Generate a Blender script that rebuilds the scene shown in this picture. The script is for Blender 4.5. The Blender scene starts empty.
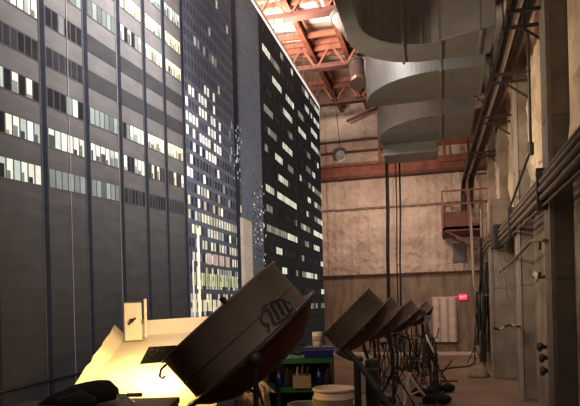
import bpy, bmesh, math, random
from mathutils import Vector, Matrix, Quaternion
random.seed(7)
C = bpy.context.scene.collection
PI = math.pi
V = Vector

# ------------------------------------------------------------------ camera
A = math.radians(14.6); ROLL = math.radians(1.5); F_PX = 580.0; PX0, PY0 = 290.0, 304.0
CAM = V((0, 0, 2.1))
Fw = V((-math.sin(A), math.cos(A), 0)); Rt0 = V((math.cos(A), math.sin(A), 0)); Up0 = V((0, 0, 1))
Rt = Rt0*math.cos(ROLL) - Up0*math.sin(ROLL); Up = Up0*math.cos(ROLL) + Rt0*math.sin(ROLL)
def ray(px, py): return Fw + Rt*((px-PX0)/F_PX) - Up*((py-PY0)/F_PX)
def atD(px, py, d): return CAM + ray(px, py)*d
def atX(px, py, x): r = ray(px, py); return CAM + r*(x/r.x)
def atY(px, py, y): r = ray(px, py); return CAM + r*(y/r.y)
def atZ(px, py, z): r = ray(px, py); return CAM + r*((z-CAM.z)/r.z)
cd = bpy.data.cameras.new('camera'); cam = bpy.data.objects.new('camera', cd); C.objects.link(cam)
m = Matrix((Rt, Up, -Fw)).transposed().to_4x4(); m.translation = CAM; cam.matrix_world = m
cd.sensor_width = 36; cd.lens = 36*F_PX/580; cd.shift_y = (PY0-203)/580; cd.clip_end = 200; cd.clip_start = .05
bpy.context.scene.camera = cam

# ------------------------------------------------------------------ materials
def mat(name, col, rough=.7, metal=0, noise=0, nscale=4, bump=0, bscale=20, emis=None, es=0, col2=None, stretch=None):
    mt = bpy.data.materials.new(name); mt.use_nodes = True
    nt = mt.node_tree; b = nt.nodes['Principled BSDF']
    b.inputs['Roughness'].default_value = rough; b.inputs['Metallic'].default_value = metal
    b.inputs['Base Color'].default_value = (*col, 1)
    tc = nt.nodes.new('ShaderNodeTexCoord'); mp = nt.nodes.new('ShaderNodeMapping')
    nt.links.new(tc.outputs['Object'], mp.inputs['Vector'])
    if stretch: mp.inputs['Scale'].default_value = stretch
    if noise:
        n = nt.nodes.new('ShaderNodeTexNoise'); n.inputs['Scale'].default_value = nscale; n.inputs['Detail'].default_value = 6
        nt.links.new(mp.outputs[0], n.inputs['Vector'])
        r = nt.nodes.new('ShaderNodeValToRGB')
        r.color_ramp.elements[0].position = .32; r.color_ramp.elements[1].position = .7
        c2 = col2 or tuple(c*(1-noise) for c in col)
        r.color_ramp.elements[0].color = (*c2, 1); r.color_ramp.elements[1].color = (*col, 1)
        nt.links.new(n.outputs['Fac'], r.inputs['Fac']); nt.links.new(r.outputs[0], b.inputs['Base Color'])
    if bump:
        n2 = nt.nodes.new('ShaderNodeTexNoise'); n2.inputs['Scale'].default_value = bscale; n2.inputs['Detail'].default_value = 5
        bp = nt.nodes.new('ShaderNodeBump'); bp.inputs['Strength'].default_value = bump; bp.inputs['Distance'].default_value = .05
        nt.links.new(mp.outputs[0], n2.inputs['Vector'])
        nt.links.new(n2.outputs['Fac'], bp.inputs['Height']); nt.links.new(bp.outputs[0], b.inputs['Normal'])
    if emis:
        b.inputs['Emission Color'].default_value = (*emis, 1); b.inputs['Emission Strength'].default_value = es
    return mt

M = {}
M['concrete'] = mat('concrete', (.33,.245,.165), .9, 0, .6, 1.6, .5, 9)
M['column_shaded'] = mat('column_shaded', (.16,.135,.11), .9, 0, .4, 2.5, .3, 12)  # darker copy of the column concrete, shade of the near column put into colour
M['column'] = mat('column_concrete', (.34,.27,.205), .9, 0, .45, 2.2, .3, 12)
M['floor'] = mat('floor_concrete', (.27,.17,.11), .75, 0, .45, .7, .15, 6)
M['galv'] = mat('galvanised', (.18,.178,.165), .5, .4, .25, 2.5, .05, 3)
M['galvrib'] = mat('galvanised_seam', (.22,.21,.19), .5, .6)
M['rust'] = mat('rust_steel', (.27,.085,.045), .7, .1, .5, 3)
M['rustdark'] = mat('rust_dark', (.12,.04,.025), .8, 0, .4, 3)
M['deck'] = mat('deck_boards', (.88,.58,.40), .9, 0, .75, .9, .2, 5, stretch=(1, .35, 1))
M['white_glare_panel'] = mat('roof_white', (.95,.90,.84), .7, 0, .15, 2)
M['black'] = mat('black_metal', (.018,.015,.014), .55)
M['blackfab'] = mat('black_fabric', (.010,.009,.009), .95, 0, 0, 1, .4, 30)
M['maroon'] = mat('maroon_paint', (.085,.018,.015), .5, .1, .3, 5)
M['skirt'] = mat('skirt_grey', (.20,.168,.145), .5, .15, .25, 6)
M['rimm'] = mat('rim_metal', (.05,.035,.03), .5, .4)
M['inner'] = mat('reflector_white', (.85,.82,.75), .5)
M['logo'] = mat('logo_black', (.01,.01,.014), .6)
M['green'] = mat('green_paint', (.008,.075,.022), .45)
M['blue'] = mat('blue_plastic', (.006,.016,.15), .25)
M['bucket'] = mat('bucket_white', (.55,.45,.38), .45)
M['whitebox'] = mat('white_box', (.8,.74,.68), .6)
M['cloth'] = mat('white_sheet', (.85,.78,.62), .9, 0, .10, 3, .25, 6)
M['paper'] = mat('paper', (.52,.42,.34), .8, 0, .2, 6, .5, 8)
M['card'] = mat('cardboard', (.22,.15,.11), .85)
M['wood'] = mat('wood_dark', (.10,.06,.04), .6, 0, .4, 4, stretch=(8,1,1))
M['pipe'] = mat('pipe_paint', (.20,.155,.12), .5, .2, .3, 6)
M['pipedark'] = mat('pipe_dark', (.055,.042,.036), .5, .3, .3, 5)
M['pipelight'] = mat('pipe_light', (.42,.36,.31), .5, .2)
M['pad'] = mat('quilted_pad', (.62,.48,.40), .9, 0, .2, 3, .3, 8)
M['greybox'] = mat('grey_box', (.11,.10,.095), .6)
M['silver'] = mat('silver', (.6,.56,.5), .35, .8)
M['standgrey'] = mat('stand_grey', (.34,.29,.26), .4, .6)
M['exit'] = mat('exit_red', (.6,.02,.05), .5, emis=(1,.03,.10), es=1.6)
M['exitletter'] = mat('exit_letter', (.9,.5,.5), .5, emis=(1,.35,.4), es=1.5)
M['bulb'] = mat('bulb_glass', (.9,.85,.75), .3, emis=(1,.75,.45), es=3)
M['lampglass'] = mat('lamp_glass', (.4,.37,.35), .3, emis=(1,.85,.75), es=.12)
M['cable'] = mat('cable_black', (.012,.010,.010), .7)
M['shroud'] = mat('flex_grey', (.38,.33,.30), .7, .2, .3, 5)

def insul_mat(name, col, col2, qx=.42, dimple=.3):
    mt = mat(name, col, .9, 0, .5, 1.2, 0, 5, col2=col2)
    nt = mt.node_tree; b = nt.nodes['Principled BSDF']
    tc = nt.nodes.new('ShaderNodeTexCoord')
    vo = nt.nodes.new('ShaderNodeTexVoronoi'); vo.inputs['Scale'].default_value = 2.6; vo.inputs['Randomness'].default_value = .35
    n = nt.nodes.new('ShaderNodeTexNoise'); n.inputs['Scale'].default_value = 5; n.inputs['Detail'].default_value = 4
    mp = nt.nodes.new('ShaderNodeMapping'); mp.inputs['Scale'].default_value = (1.2,1.2,.75)
    nt.links.new(tc.outputs['Object'], mp.inputs[0]); nt.links.new(mp.outputs[0], vo.inputs['Vector']); nt.links.new(tc.outputs['Object'], n.inputs['Vector'])
    ad = nt.nodes.new('ShaderNodeMath'); ad.operation = 'MULTIPLY_ADD'; ad.inputs[1].default_value = 1.0
    nt.links.new(vo.outputs['Distance'], ad.inputs[0]); nt.links.new(n.outputs['Fac'], ad.inputs[2])
    bp = nt.nodes.new('ShaderNodeBump'); bp.inputs['Strength'].default_value = .8; bp.inputs['Distance'].default_value = .12
    nt.links.new(ad.outputs[0], bp.inputs['Height']); nt.links.new(bp.outputs[0], b.inputs['Normal'])
    return mt
M['insul'] = insul_mat('insulation_tan', (.56,.43,.34), (.34,.25,.19))
M['insul2'] = insul_mat('insulation_cream', (.72,.56,.38), (.36,.25,.16))
M['lowwall'] = mat('backwall_low', (.27,.19,.135), .9, 0, .5, 2.2, .8, 8, stretch=(2.2,1,.5))

def print_mat():
    mt = bpy.data.materials.new('printed_backdrop'); mt.use_nodes = True; nt = mt.node_tree; b = nt.nodes['Principled BSDF']
    at = nt.nodes.new('ShaderNodeAttribute'); at.attribute_name = 'Col'
    tc = nt.nodes.new('ShaderNodeTexCoord')
    n = nt.nodes.new('ShaderNodeTexNoise'); n.inputs['Scale'].default_value = 3; n.inputs['Detail'].default_value = 8
    mp = nt.nodes.new('ShaderNodeMapping'); mp.inputs['Scale'].default_value = (1,1.2,3.2); nt.links.new(tc.outputs['Object'], mp.inputs[0]); nt.links.new(mp.outputs[0], n.inputs['Vector'])
    mr = nt.nodes.new('ShaderNodeMapRange'); mr.inputs['From Min'].default_value = .3; mr.inputs['From Max'].default_value = .7; mr.inputs['To Min'].default_value = .86; mr.inputs['To Max'].default_value = 1.1
    nt.links.new(n.outputs['Fac'], mr.inputs['Value'])
    mx = nt.nodes.new('ShaderNodeVectorMath'); mx.operation = 'SCALE'
    nt.links.new(at.outputs['Color'], mx.inputs[0]); nt.links.new(mr.outputs[0], mx.inputs['Scale'])
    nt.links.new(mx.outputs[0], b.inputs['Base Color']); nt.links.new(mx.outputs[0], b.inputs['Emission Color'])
    # translight: emission painted per face stands in for light through the sheet
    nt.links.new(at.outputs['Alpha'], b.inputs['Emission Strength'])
    b.inputs['Roughness'].default_value = .85; b.inputs['Specular IOR Level'].default_value = .1
    return mt
M['print'] = print_mat()

# ------------------------------------------------------------------ builders
def frame(d):
    d = d.normalized(); a = V((0,0,1)) if abs(d.z) < .9 else V((1,0,0))
    u = d.cross(a).normalized(); return u, d.cross(u).normalized()
class MB:
    def __init__(s): s.v = []; s.f = []; s.mi = []; s.sm = []
    def add(s, vs, fs, mi=0, sm=False):
        o = len(s.v); s.v += [tuple(x) for x in vs]
        for f in fs: s.f.append([o+i for i in f]); s.mi.append(mi); s.sm.append(sm)
        return s
    def box(s, lo, hi, mi=0, bev=0):
        x0,y0,z0 = lo; x1,y1,z1 = hi
        return s.add([(x0,y0,z0),(x1,y0,z0),(x1,y1,z0),(x0,y1,z0),(x0,y0,z1),(x1,y0,z1),(x1,y1,z1),(x0,y1,z1)],
              [(0,3,2,1),(4,5,6,7),(0,1,5,4),(1,2,6,5),(2,3,7,6),(3,0,4,7)], mi)
    def obox(s, c, ax, ay, az, mi=0):      # oriented box: centre and half vectors
        c, ax, ay, az = V(c), V(ax), V(ay), V(az)
        p = [c+ax*i+ay*j+az*k for k in (-1,1) for (i,j) in ((-1,-1),(1,-1),(1,1),(-1,1))]
        return s.add(p, [(0,3,2,1),(4,5,6,7),(0,1,5,4),(1,2,6,5),(2,3,7,6),(3,0,4,7)], mi)
    def bar(s, a, b, w, h, mi=0, up=None):
        a, b = V(a), V(b); d = b-a; u, w2 = frame(d)
        return s.obox((a+b)/2, d/2, u*w/2, w2*h/2, mi)
    def tube(s, pts, r, n=8, mi=0, cap=True):
        pts = [V(p) for p in pts]; k = len(pts); rs = r if isinstance(r, (list, tuple)) else [r]*k
        vs = []; u = None
        for i, p in enumerate(pts):
            d = (pts[min(i+1,k-1)]-pts[max(i-1,0)])
            if d.length < 1e-9: d = V((0,0,1))
            d.normalize()
            if u is None: u, _ = frame(d)
            u = (u - d*u.dot(d)).normalized(); w = d.cross(u)
            vs += [p+(u*math.cos(2*PI*j/n)+w*math.sin(2*PI*j/n))*rs[i] for j in range(n)]
        fs = [(i*n+j, i*n+(j+1)%n, (i+1)*n+(j+1)%n, (i+1)*n+j) for i in range(k-1) for j in range(n)]
        s.add(vs, fs, mi, True)
        if cap: s.add(vs[:n], [tuple(range(n))[::-1]], mi); s.add(vs[-n:], [tuple(range(n))], mi)
        return s
    def lathe(s, c, ax, prof, n=40, mi=0):  # prof: (radius, height along ax)
        c, ax = V(c), V(ax).normalized(); u, w = frame(ax); vs = []
        for r, h in prof: vs += [c+ax*h+(u*math.cos(2*PI*j/n)+w*math.sin(2*PI*j/n))*r for j in range(n)]
        k = len(prof)
        return s.add(vs, [(i*n+j, i*n+(j+1)%n, (i+1)*n+(j+1)%n, (i+1)*n+j) for i in range(k-1) for j in range(n)], mi, True)
    def prism(s, poly, z0, z1, mi=0):
        n = len(poly); vs = [(x,y,z0) for x,y in poly]+[(x,y,z1) for x,y in poly]
        return s.add(vs, [tuple(range(n))[::-1], tuple(range(n,2*n))]+[(i,(i+1)%n,n+(i+1)%n,n+i) for i in range(n)], mi)
    def ell(s, c, r, mi=0, n=14, k=9, R=None, amp=0):
        vs = []; R = R or Matrix.Identity(3)
        for i in range(k+1):
            t = PI*i/k
            for j in range(n):
                p = 2*PI*j/n; q = 1+amp*math.sin(3*p+2*t)*math.sin(t)
                vs.append(V(c)+R@V((r[0]*math.sin(t)*math.cos(p)*q, r[1]*math.sin(t)*math.sin(p)*q, r[2]*math.cos(t))))
        return s.add(vs, [(i*n+j,(i+1)*n+j,(i+1)*n+(j+1)%n,i*n+(j+1)%n) for i in range(k) for j in range(n)], mi, True)
    def build(s, name, mats, parent=None, bevel=0):
        me = bpy.data.meshes.new(name); 
        if parent is not None:
            off = world_loc(parent); vs = [tuple(V(v)-off) for v in s.v]; loc = V((0,0,0))
        else:
            vs = [V(v) for v in s.v]; mn = V([min(v[i] for v in vs) for i in range(3)]); mxx = V([max(v[i] for v in vs) for i in range(3)])
            loc = V(((mn.x+mxx.x)/2, (mn.y+mxx.y)/2, mn.z)); vs = [tuple(v-loc) for v in vs]
        me.from_pydata(vs, [], s.f)
        for mm in (mats if isinstance(mats, (list,tuple)) else [mats]): me.materials.append(mm)
        me.polygons.foreach_set('material_index', s.mi); me.polygons.foreach_set('use_smooth', s.sm); me.update()
        o = bpy.data.objects.new(name, me); C.objects.link(o); o.location = loc
        if parent is not None: o.parent = parent
        if bevel:
            b = o.modifiers.new('bevel', 'BEVEL'); b.width = bevel; b.segments = 2; b.limit_method = 'ANGLE'
        return o
def world_loc(o):
    l = V(o.location); p = o.parent
    while p: l += V(p.location); p = p.parent
    return l
def tag(o, label=None, cat=None, group=None, kind=None):
    if label: o['label'] = label
    if cat: o['category'] = cat
    if group: o['group'] = group
    if kind: o['kind'] = kind
    return o
def thing(name, loc, label, cat, group=None):
    o = bpy.data.objects.new(name, None); o.empty_display_size = .1; C.objects.link(o); o.location = V(loc); return tag(o, label, cat, group)
def struct(name, mb, mm, label=None, **k): o = mb.build(name, mm, **k); o['kind'] = 'structure'; 
def arc(cx, cy, r, a0, a1, n=14, ry=None): return [(cx+r*math.cos(a0+(a1-a0)*i/n), cy+(ry or r)*math.sin(a0+(a1-a0)*i/n)) for i in range(n+1)]
def wob(a, b, n=10, amp=.03, sag=0):
    a, b = V(a), V(b); out = []
    for i in range(n+1):
        t = i/n; p = a.lerp(b, t); k = math.sin(PI*t)
        out.append(p+V((random.uniform(-amp,amp), random.uniform(-amp,amp), random.uniform(-amp,amp)))*k+V((0,0,-sag*4*t*(1-t))))
    return out
def area(name, loc, to, size, power, col, sy=None, spread=PI):
    l = bpy.data.lights.new(name, 'AREA'); l.energy = power; l.color = col; l.size = size; l.spread = spread
    if sy: l.shape = 'RECTANGLE'; l.size_y = sy
    o = bpy.data.objects.new(name, l); C.objects.link(o); o.location = loc
    o.rotation_euler = (V(to)-V(loc)).to_track_quat('-Z', 'Y').to_euler(); return o
def point(name, loc, power, col, r=.05):
    l = bpy.data.lights.new(name, 'POINT'); l.energy = power; l.color = col; l.shadow_soft_size = r
    o = bpy.data.objects.new(name, l); C.objects.link(o); o.location = loc; return o

WX, BY, CZ = 1.85, 23.2, 10.2
# ------------------------------------------------------------------ shell
struct('floor', MB().box((-8,-3,-.2),(3.2,BY+.5,0)), M['floor'])
mb = MB().box((WX,-3,0),(WX+.3,BY+.3,4.9)); struct('wall_right', mb, M['concrete'])
# cream sprayed insulation fills the upper bays
mb = MB()
def bumpy_panel(mb, y0, y1, z0, z1, x, amp, ny, nz, mi=0):
    vs = []
    for i in range(ny+1):
        for j in range(nz+1):
            e = 0 if i in (0,ny) or j in (0,nz) else 1
            vs.append((x-e*(amp*.5+random.uniform(-amp,amp)*.5), y0+(y1-y0)*i/ny, z0+(z1-z0)*j/nz))
    mb.add(vs, [(i*(nz+1)+j, i*(nz+1)+j+1, (i+1)*(nz+1)+j+1, (i+1)*(nz+1)+j) for i in range(ny) for j in range(nz)], mi, True)
mb.box((WX,-3,4.9),(WX+.3,BY+.3,CZ))
for y0, y1 in ((3,9.0),(9.56,12.7),(13.2,16.1),(16.8,19.5)):
    bumpy_panel(mb, y0+.05, y1-.05, 4.0, 10.0, WX-.02, .12, 16, 26)
struct('wall_right_upper', mb, M['insul2'])
# back wall: brick-like lower band, dimpled insulation above, seams as ledges
struct('wall_back', MB().box((-8,BY,0),(WX+.3,BY+.3,3.15)), M['lowwall'])
mb = MB()
def quilt(mb, x0, x1, z0, z1, y, nx, nz, amp):
    vs = []
    for i in range(nx+1):
        for j in range(nz+1):
            px = x0+(x1-x0)*i/nx; pz = z0+(z1-z0)*j/nz
            fold = abs(math.sin(px*PI/.55))**.4*.09*(.6+.4*math.sin(px*2.3))
            pit = -.05*max(0,math.sin(px*2*PI/.42))**3*max(0,math.sin(pz*2*PI/.44+math.floor(px/.42)*.9))**2
            vs.append((px, y-.06-fold-pit-random.uniform(0,amp), pz+random.uniform(-.02,.02)))
    mb.add(vs, [(i*(nz+1)+j, (i+1)*(nz+1)+j, (i+1)*(nz+1)+j+1, i*(nz+1)+j+1) for i in range(nx) for j in range(nz)], 0, True)
mb.box((-8,BY+.05,3.15),(WX+.3,BY+.3,CZ))
quilt(mb, -5.5, WX, 3.2, 5.75, BY-.02, 240, 48, .022)
quilt(mb, -5.5, WX, 5.85, 9.9, BY-.02, 240, 70, .025)
struct('wall_back_upper', mb, M['insul'])
struct('trim_1', MB().tube([(-8,BY-.12,3.17),(WX,BY-.12,3.17)], .035), M['rustdark'])
struct('trim_2', MB().tube([(-8,BY-.14,5.8),(WX,BY-.14,5.8)], .035), M['lowwall'])
struct('floor_lit_strip', MB().box((-8,BY-.35,0),(1.3,BY-.02,.10)), M['pad'])  # pale strip painted in for the lit floor along the back wall
# wall far left behind the backdrop and wall behind camera
struct('wall_left', MB().box((-8.3,-3,0),(-8,BY+.3,CZ)), M['lowwall'])
struct('wall_rear', MB().box((-8,-3.3,0),(WX+.3,-3,CZ)), M['lowwall'])
# ------------------------------------------------------------------ roof
mb = MB()
mb.box((-8.3,-3.3,CZ),(WX+.3,BY+.3,CZ+.2), 0)
for i, (x0, x1, y0, y1) in enumerate([(-4.6,-3.75,8.6,10.6),(-3.55,-2.7,8.6,10.9),(-2.5,-1.6,10.2,10.9),(-3.6,-2.75,11.4,13.3),(-4.6,-3.8,11.4,14.3),
        (-2.5,-1.7,11.6,12.3),(-2.55,-1.75,13.1,13.5),(-1.55,-.7,12.6,13.2),(-3.6,-2.75,14.6,16.4),(-2.5,-1.7,14.8,15.3),(-4.6,-3.8,15.4,18),(-2.5,-1.7,17,17.4),(-3.6,-2.8,17.6,18.6),(-1.5,-.8,16.2,16.5),(-1.5,-.7,9.4,9.9)]):
    mb.box((x0,y0,CZ-.03),(x1,y1,CZ-.005), 1)  # white roof panels, multiplied beside the backdrop to paint in the glare
for i in range(46):
    x = random.choice([-4.62,-3.62,-2.58,-1.58,-.56,.5]); y = random.uniform(8.6,20); w = random.uniform(.3,.9); l = random.uniform(.12,.8)
    mb.box((x+.05,y,CZ-.09),(x+.05+w,y+l,CZ-.06), random.choice([1,1,2]))
struct('ceiling', mb, [M['deck'], M['white_glare_panel'], M['rustdark']])
ws = ['spanning the roof nearest the camera', 'above the first duct elbow', 'above the second duct', 'over the far end of the backdrop', 'closest to the back wall']
for i, y in enumerate((8.4, 11.1, 14.1, 17.4, 20.6)):
    t = thing('roof_truss', (-3, y, 9.3), 'rust red steel roof truss '+ws[i], 'roof truss', 'rust red roof trusses')
    MB().box((-8,y-.12,9.95),(WX,y+.12,10.1)).box((-8,y-.02,9.8),(WX,y+.02,9.95)).build('top_chord', M['rust'], t)
    MB().box((-8,y-.14,9.22),(WX,y+.14,9.28)).box((-8,y-.03,9.28),(WX,y+.03,9.40)).build('bottom_chord', M['rustdark'], t)
    mb = MB()
    for k in range(11):
        x = -8+k*.9
        mb.bar((x,y,9.25),(x+.45,y,9.95), .06,.06); mb.bar((x+.45,y,9.95),(x+.9,y,9.25), .06,.06)
    mb.build('web', M['rust'], t)
for i, x in enumerate((-5.6,-4.65,-3.65,-2.62,-1.62,-.6,.45,1.4)):
    mb = MB().box((x-.07,-3,9.72),(x+.07,BY,9.76)).box((x-.02,-3,9.76),(x+.02,BY,9.98)).box((x-.07,-3,9.98),(x+.07,BY,10.02))
    lab = ['above the hall left of the backdrop','over the space behind the backdrop','directly over the top edge of the backdrop','first to the right of the backdrop top','running beside the left ends of the ducts','above the middle of the ducts','above the hanging conduits','nearest the concrete wall'][i]
    tag(mb.build('roof_purlin', M['rust']), 'long rust red roof beam '+lab, 'roof beam', 'roof beams running down the hall')
# timber rafters laid loosely over the beams
for i in range(9):
    y = 9.0+i*1.25+random.uniform(-.2,.2)
    if min(abs(y-t) for t in (8.4,11.1,14.1,17.4)) < .3: y += .5
    a = (-4.7, y, 9.88); b = (-.9 if i % 2 else -1.9, y+random.uniform(-.35,.35), 9.88)
    where = ['nearest the camera','second from the camera','third from the camera','fourth from the camera','fifth from the camera','fifth from the far end of the row','fourth from the far end','third from the far end','closest to the back of the roof'][i]
    tag(MB().bar(a, b, .09, .14).build('roof_brace', M['rust']), 'orange lit cross brace under the roof boards, '+where, 'roof brace', 'cross braces under the roof')

# beams of the far wall
t = thing('wall_girder', (-3,BY-.4,6.9), 'rust orange steel girder crossing the back wall under the roof', 'girder')
MB().box((-8,BY-.6,7.45),(WX,BY-.2,7.53)).build('top_flange', M['rust'], t)
MB().box((-8,BY-.42,7.03),(WX,BY-.36,7.47)).build('web', M['rust'], t)
MB().box((-8,BY-.65,6.95),(WX,BY-.15,7.05)).build('bottom_flange', M['rustdark'], t)
for i, z in enumerate((8.05, 8.5)):
    tag(MB().tube([(-8,BY-.3,z),(WX,BY-.3,z)], .045).build('wall_pipe', M['rustdark']), ['thin dark pipe crossing the back wall just above the girder','thin dark pipe crossing the back wall, upper of the two'][i], 'pipe')
t = thing('wall_bracing', (-.7,BY-.5,7.6), 'rust red steel lattice post on the back wall left of the ducts', 'bracing')
MB().box((-2.2,BY-.7,7.5),(-2.1,BY-.55,9.3)).build('post', M['rust'], t)
MB().box((-1.3,BY-.7,7.5),(-1.2,BY-.55,9.3)).build('post', M['rust'], t)
MB().bar((-3.4,BY-.6,9.2),(-1.25,BY-.6,9.9),.09,.09).build('brace', M['rustdark'], t)
t = thing('roof_frame', (.8,BY-2,6.9), 'rust red steel frame hanging in the far right corner beside the ducts', 'steel frame')
MB().box((.0,BY-2.4,7.5),(WX,BY-2.2,7.75)).box((.0,BY-2.4,6.9),(WX,BY-2.2,7.05)).build('rail', M['rust'], t)
MB().box((.2,BY-2.35,7.05),(.3,BY-2.25,9.25)).box((1.0,BY-2.35,7.05),(1.1,BY-2.25,9.25)).build('post', M['rust'], t)
MB().box((-.0,BY-2.42,7.75),(WX,BY-2.41,8.6)).build('panel', M['rustdark'], t)

# ------------------------------------------------------------------ backdrop (printed city)
DX, YE, RR = -3.6, 18.0, 1.5
def drop(y, z, off=0):
    if y <= YE: return (DX+off, y, z)
    a = min((y-YE)/RR, 1.6)
    return (DX-RR+(RR+off)*math.cos(a), YE+(RR+off)*math.sin(a), z)
dv, df, dc = [], [], []
def quad(y0, y1, z0, z1, col, em=.1, off=.0, sl=0.0, ref=4.1):
    n = max(1, int(math.ceil((y1-y0)/.25))) if y1 > YE-.3 else 1
    for i in range(n):
        a = y0+(y1-y0)*i/n; b = y0+(y1-y0)*(i+1)/n; o = len(dv)
        za = sl*(a-ref); zb = sl*(b-ref)
        dv.extend([drop(a,z0+za,off), drop(b,z0+zb,off), drop(b,z1+zb,off), drop(a,z1+za,off)])
        df.append((o,o+1,o+2,o+3)); dc.append((*col, em))
B1 = (.180,.174,.176); PIL = (.022,.026,.038)
TOP, BOT = 8.38, .0
NS = 40
def lerpl(a, x):
    x *= len(a)-1; i = min(int(x), len(a)-2); return a[i]+(a[i+1]-a[i])*(x-i)
for k in range(NS):      # tone of each tower, plain lower storeys darker
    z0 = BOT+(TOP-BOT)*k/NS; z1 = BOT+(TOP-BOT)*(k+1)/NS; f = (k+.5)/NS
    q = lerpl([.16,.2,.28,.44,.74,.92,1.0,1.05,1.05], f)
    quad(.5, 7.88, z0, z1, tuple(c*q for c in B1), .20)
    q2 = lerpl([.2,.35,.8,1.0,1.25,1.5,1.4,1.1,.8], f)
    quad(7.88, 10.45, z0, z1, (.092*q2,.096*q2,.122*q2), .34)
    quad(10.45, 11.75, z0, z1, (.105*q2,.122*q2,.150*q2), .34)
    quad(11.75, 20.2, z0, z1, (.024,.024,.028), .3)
quad(.5, 20.2, TOP-.09, TOP, (.95,.9,.85), .95, .016)  # unprinted white top margin; its emission paints in the lit edge
sl = .055
EM = .68
rnd = random.Random(11)
white = [(.85,.95,.8),(.7,.8,.7),(.95,.95,.85),(.55,.65,.6)]
def c_mix(kind):
    r = rnd.random()
    if kind == 'lit': c = rnd.choice(white); k = rnd.uniform(.55,1.0); return tuple(x*k for x in c), EM
    if kind == 'yel': k = rnd.uniform(.75,1.1); return (.98*k,.92*k,.66*k), EM
    if kind == 'pale': k = rnd.uniform(.10,.32); return (.85*k,1.0*k,.98*k), .4
    if kind == 'mix': return c_mix('lit') if r < .45 else (c_mix('pale') if r < .6 else ((.02,.02,.025), .1))
    if kind == 'dark': k = rnd.uniform(.6,1.3); return (.035*k,.035*k,.042*k), .1
    if kind == 'spark': return c_mix('yel') if r < .22 else ((.05,.045,.045), .2)
    return (.06,.058,.06), .15
bays = [.6,1.35,2.05,2.75,3.4,4.08,4.74,5.44,6.11,6.72,7.28,7.88]
pat = {5: ['lit','mix','mix','dark','lit','mix','dark'],
       6: ['pale','lit','mix','dark','mix','pale','lit'],
       7: ['pale','lit','pale','band','band','pale','dark','mix','pale'],
       8: ['dark','mix','mix','band','band','mix','yel','pale','lit'],
       9: ['dark','spark','yel','band','band','yel','lit','lit','yel','dark','mix'],
       10:['spark','spark','yel','band','band','yel','yel','lit','yel','mix','dark']}
for b in range(len(bays)-1):
    y0, y1 = bays[b]+.05, bays[b+1]-.04
    for k in range(14):
        z = 3.235+k*.389
        if z+.45 > TOP: break
        pl = pat.get(b-0, ['dark','mix','lit']); kind = pl[k] if k < len(pl) else rnd.choice(['dark','mix','yel','band','lit','dark'])
        if kind == 'band':
            quad(y0, y1, z, z+.19, (.055,.055,.06), .15, .004, sl); continue
        quad(y0, y1, z-.005, z+.195, (.09,.085,.085), .2, .003, sl)
        n = 6
        for i in range(n):
            a = y0+.012+(y1-y0-.02)*i/n; w = (y1-y0-.02)/n-.018
            col, em = c_mix(kind)
            quad(a, a+w, z+.008, z+.182, col, em, .006, sl)
            if em > .5 and rnd.random() < .75:   # furniture, blinds and people silhouettes inside lit rooms
                h = rnd.uniform(.03,.13); kq = rnd.uniform(.05,.6); quad(a, a+w*rnd.uniform(.4,1), z+.008, z+.008+h, tuple(c*kq for c in col), .3, .008, sl)
for b in bays: 
    quad(b-.035, b+.035, BOT, TOP, PIL, .12, .010)
    quad(b-.05, b-.035, BOT, TOP, (.10,.10,.11), .12, .009)
# lighter seams of the canvas
for y in (3.7, 5.12, 5.95+.1): quad(y, y+.012, BOT, TOP, (.27,.25,.24), .15, .009)
# grid tower
z = 1.95; k = 0
while z < TOP-.2:
    for i in range(20):
        y = 7.96+i*.122
        rel = z-2.1
        if rel < 1.2: p, kind = .62, 'yel'
        elif rel < 1.75: p, kind = .45, 'yel'
        elif rel < 2.3: p, kind = .18, 'lit'
        elif rel < 3.4: p, kind = (.75 if i < 10 and (k+i//4) % 3 else .22), 'lit'
        else: p, kind = (.5 if (k % 5 == 0 and 2 < i < 12) or (k % 5 == 2 and 5 < i < 10) else .015), 'lit'
        if abs(rel-1.35) < .13: p = .95
        if rnd.random() < p:
            if rnd.random() < .35: col, em = c_mix('lit')
            else: col, em = c_mix(kind)
            kq = rnd.uniform(.45,1.05); col = tuple(c*kq for c in col)
            if 1.9 < rel < 3.5 and i < 12: col, em = (.95,.93,.85), .75
        else: col, em = ((.030,.032,.045) if rnd.random()<.7 else (.07,.075,.09)) if rel < 2.4 else (.075,.08,.11), .3
        quad(y, y+.078, z, z+.135, col, em, .005)
    z += .21; k += 1
for i in range(5): quad(7.97+i*.5-.028, 7.97+i*.5-.012, 1.8, TOP, (.12,.125,.15), .2, .007)
# dim left portion of tower, lobby and street glow at its foot
for i in range(14): quad(8.02+i*.17, 8.02+i*.17+.14, 2.42, 2.62, (.62,.68,.40), .5*(.25+.75*(i%3>0)), .007)
for i in range(28): quad(8.02+i*.085, 8.02+i*.085+.014, 2.40, 3.0, (.04,.04,.04), .2, .0085)
for i in range(10): quad(8.02+i*.2, 8.02+i*.2+.15, 2.02, 2.2, (.9,.8,.55), .4, .007)
for i in range(4): quad(8.6+i*.28, 8.6+i*.28+.22, 2.77, 2.95, (.62,.50,.46), .42, .007)
quad(8.25, 8.33, 1.9, 3.3, (1,.85,.6), .8, .009); quad(8.05, 8.1, 1.9, 2.8, (.95,.9,.8), .5, .009)
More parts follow.
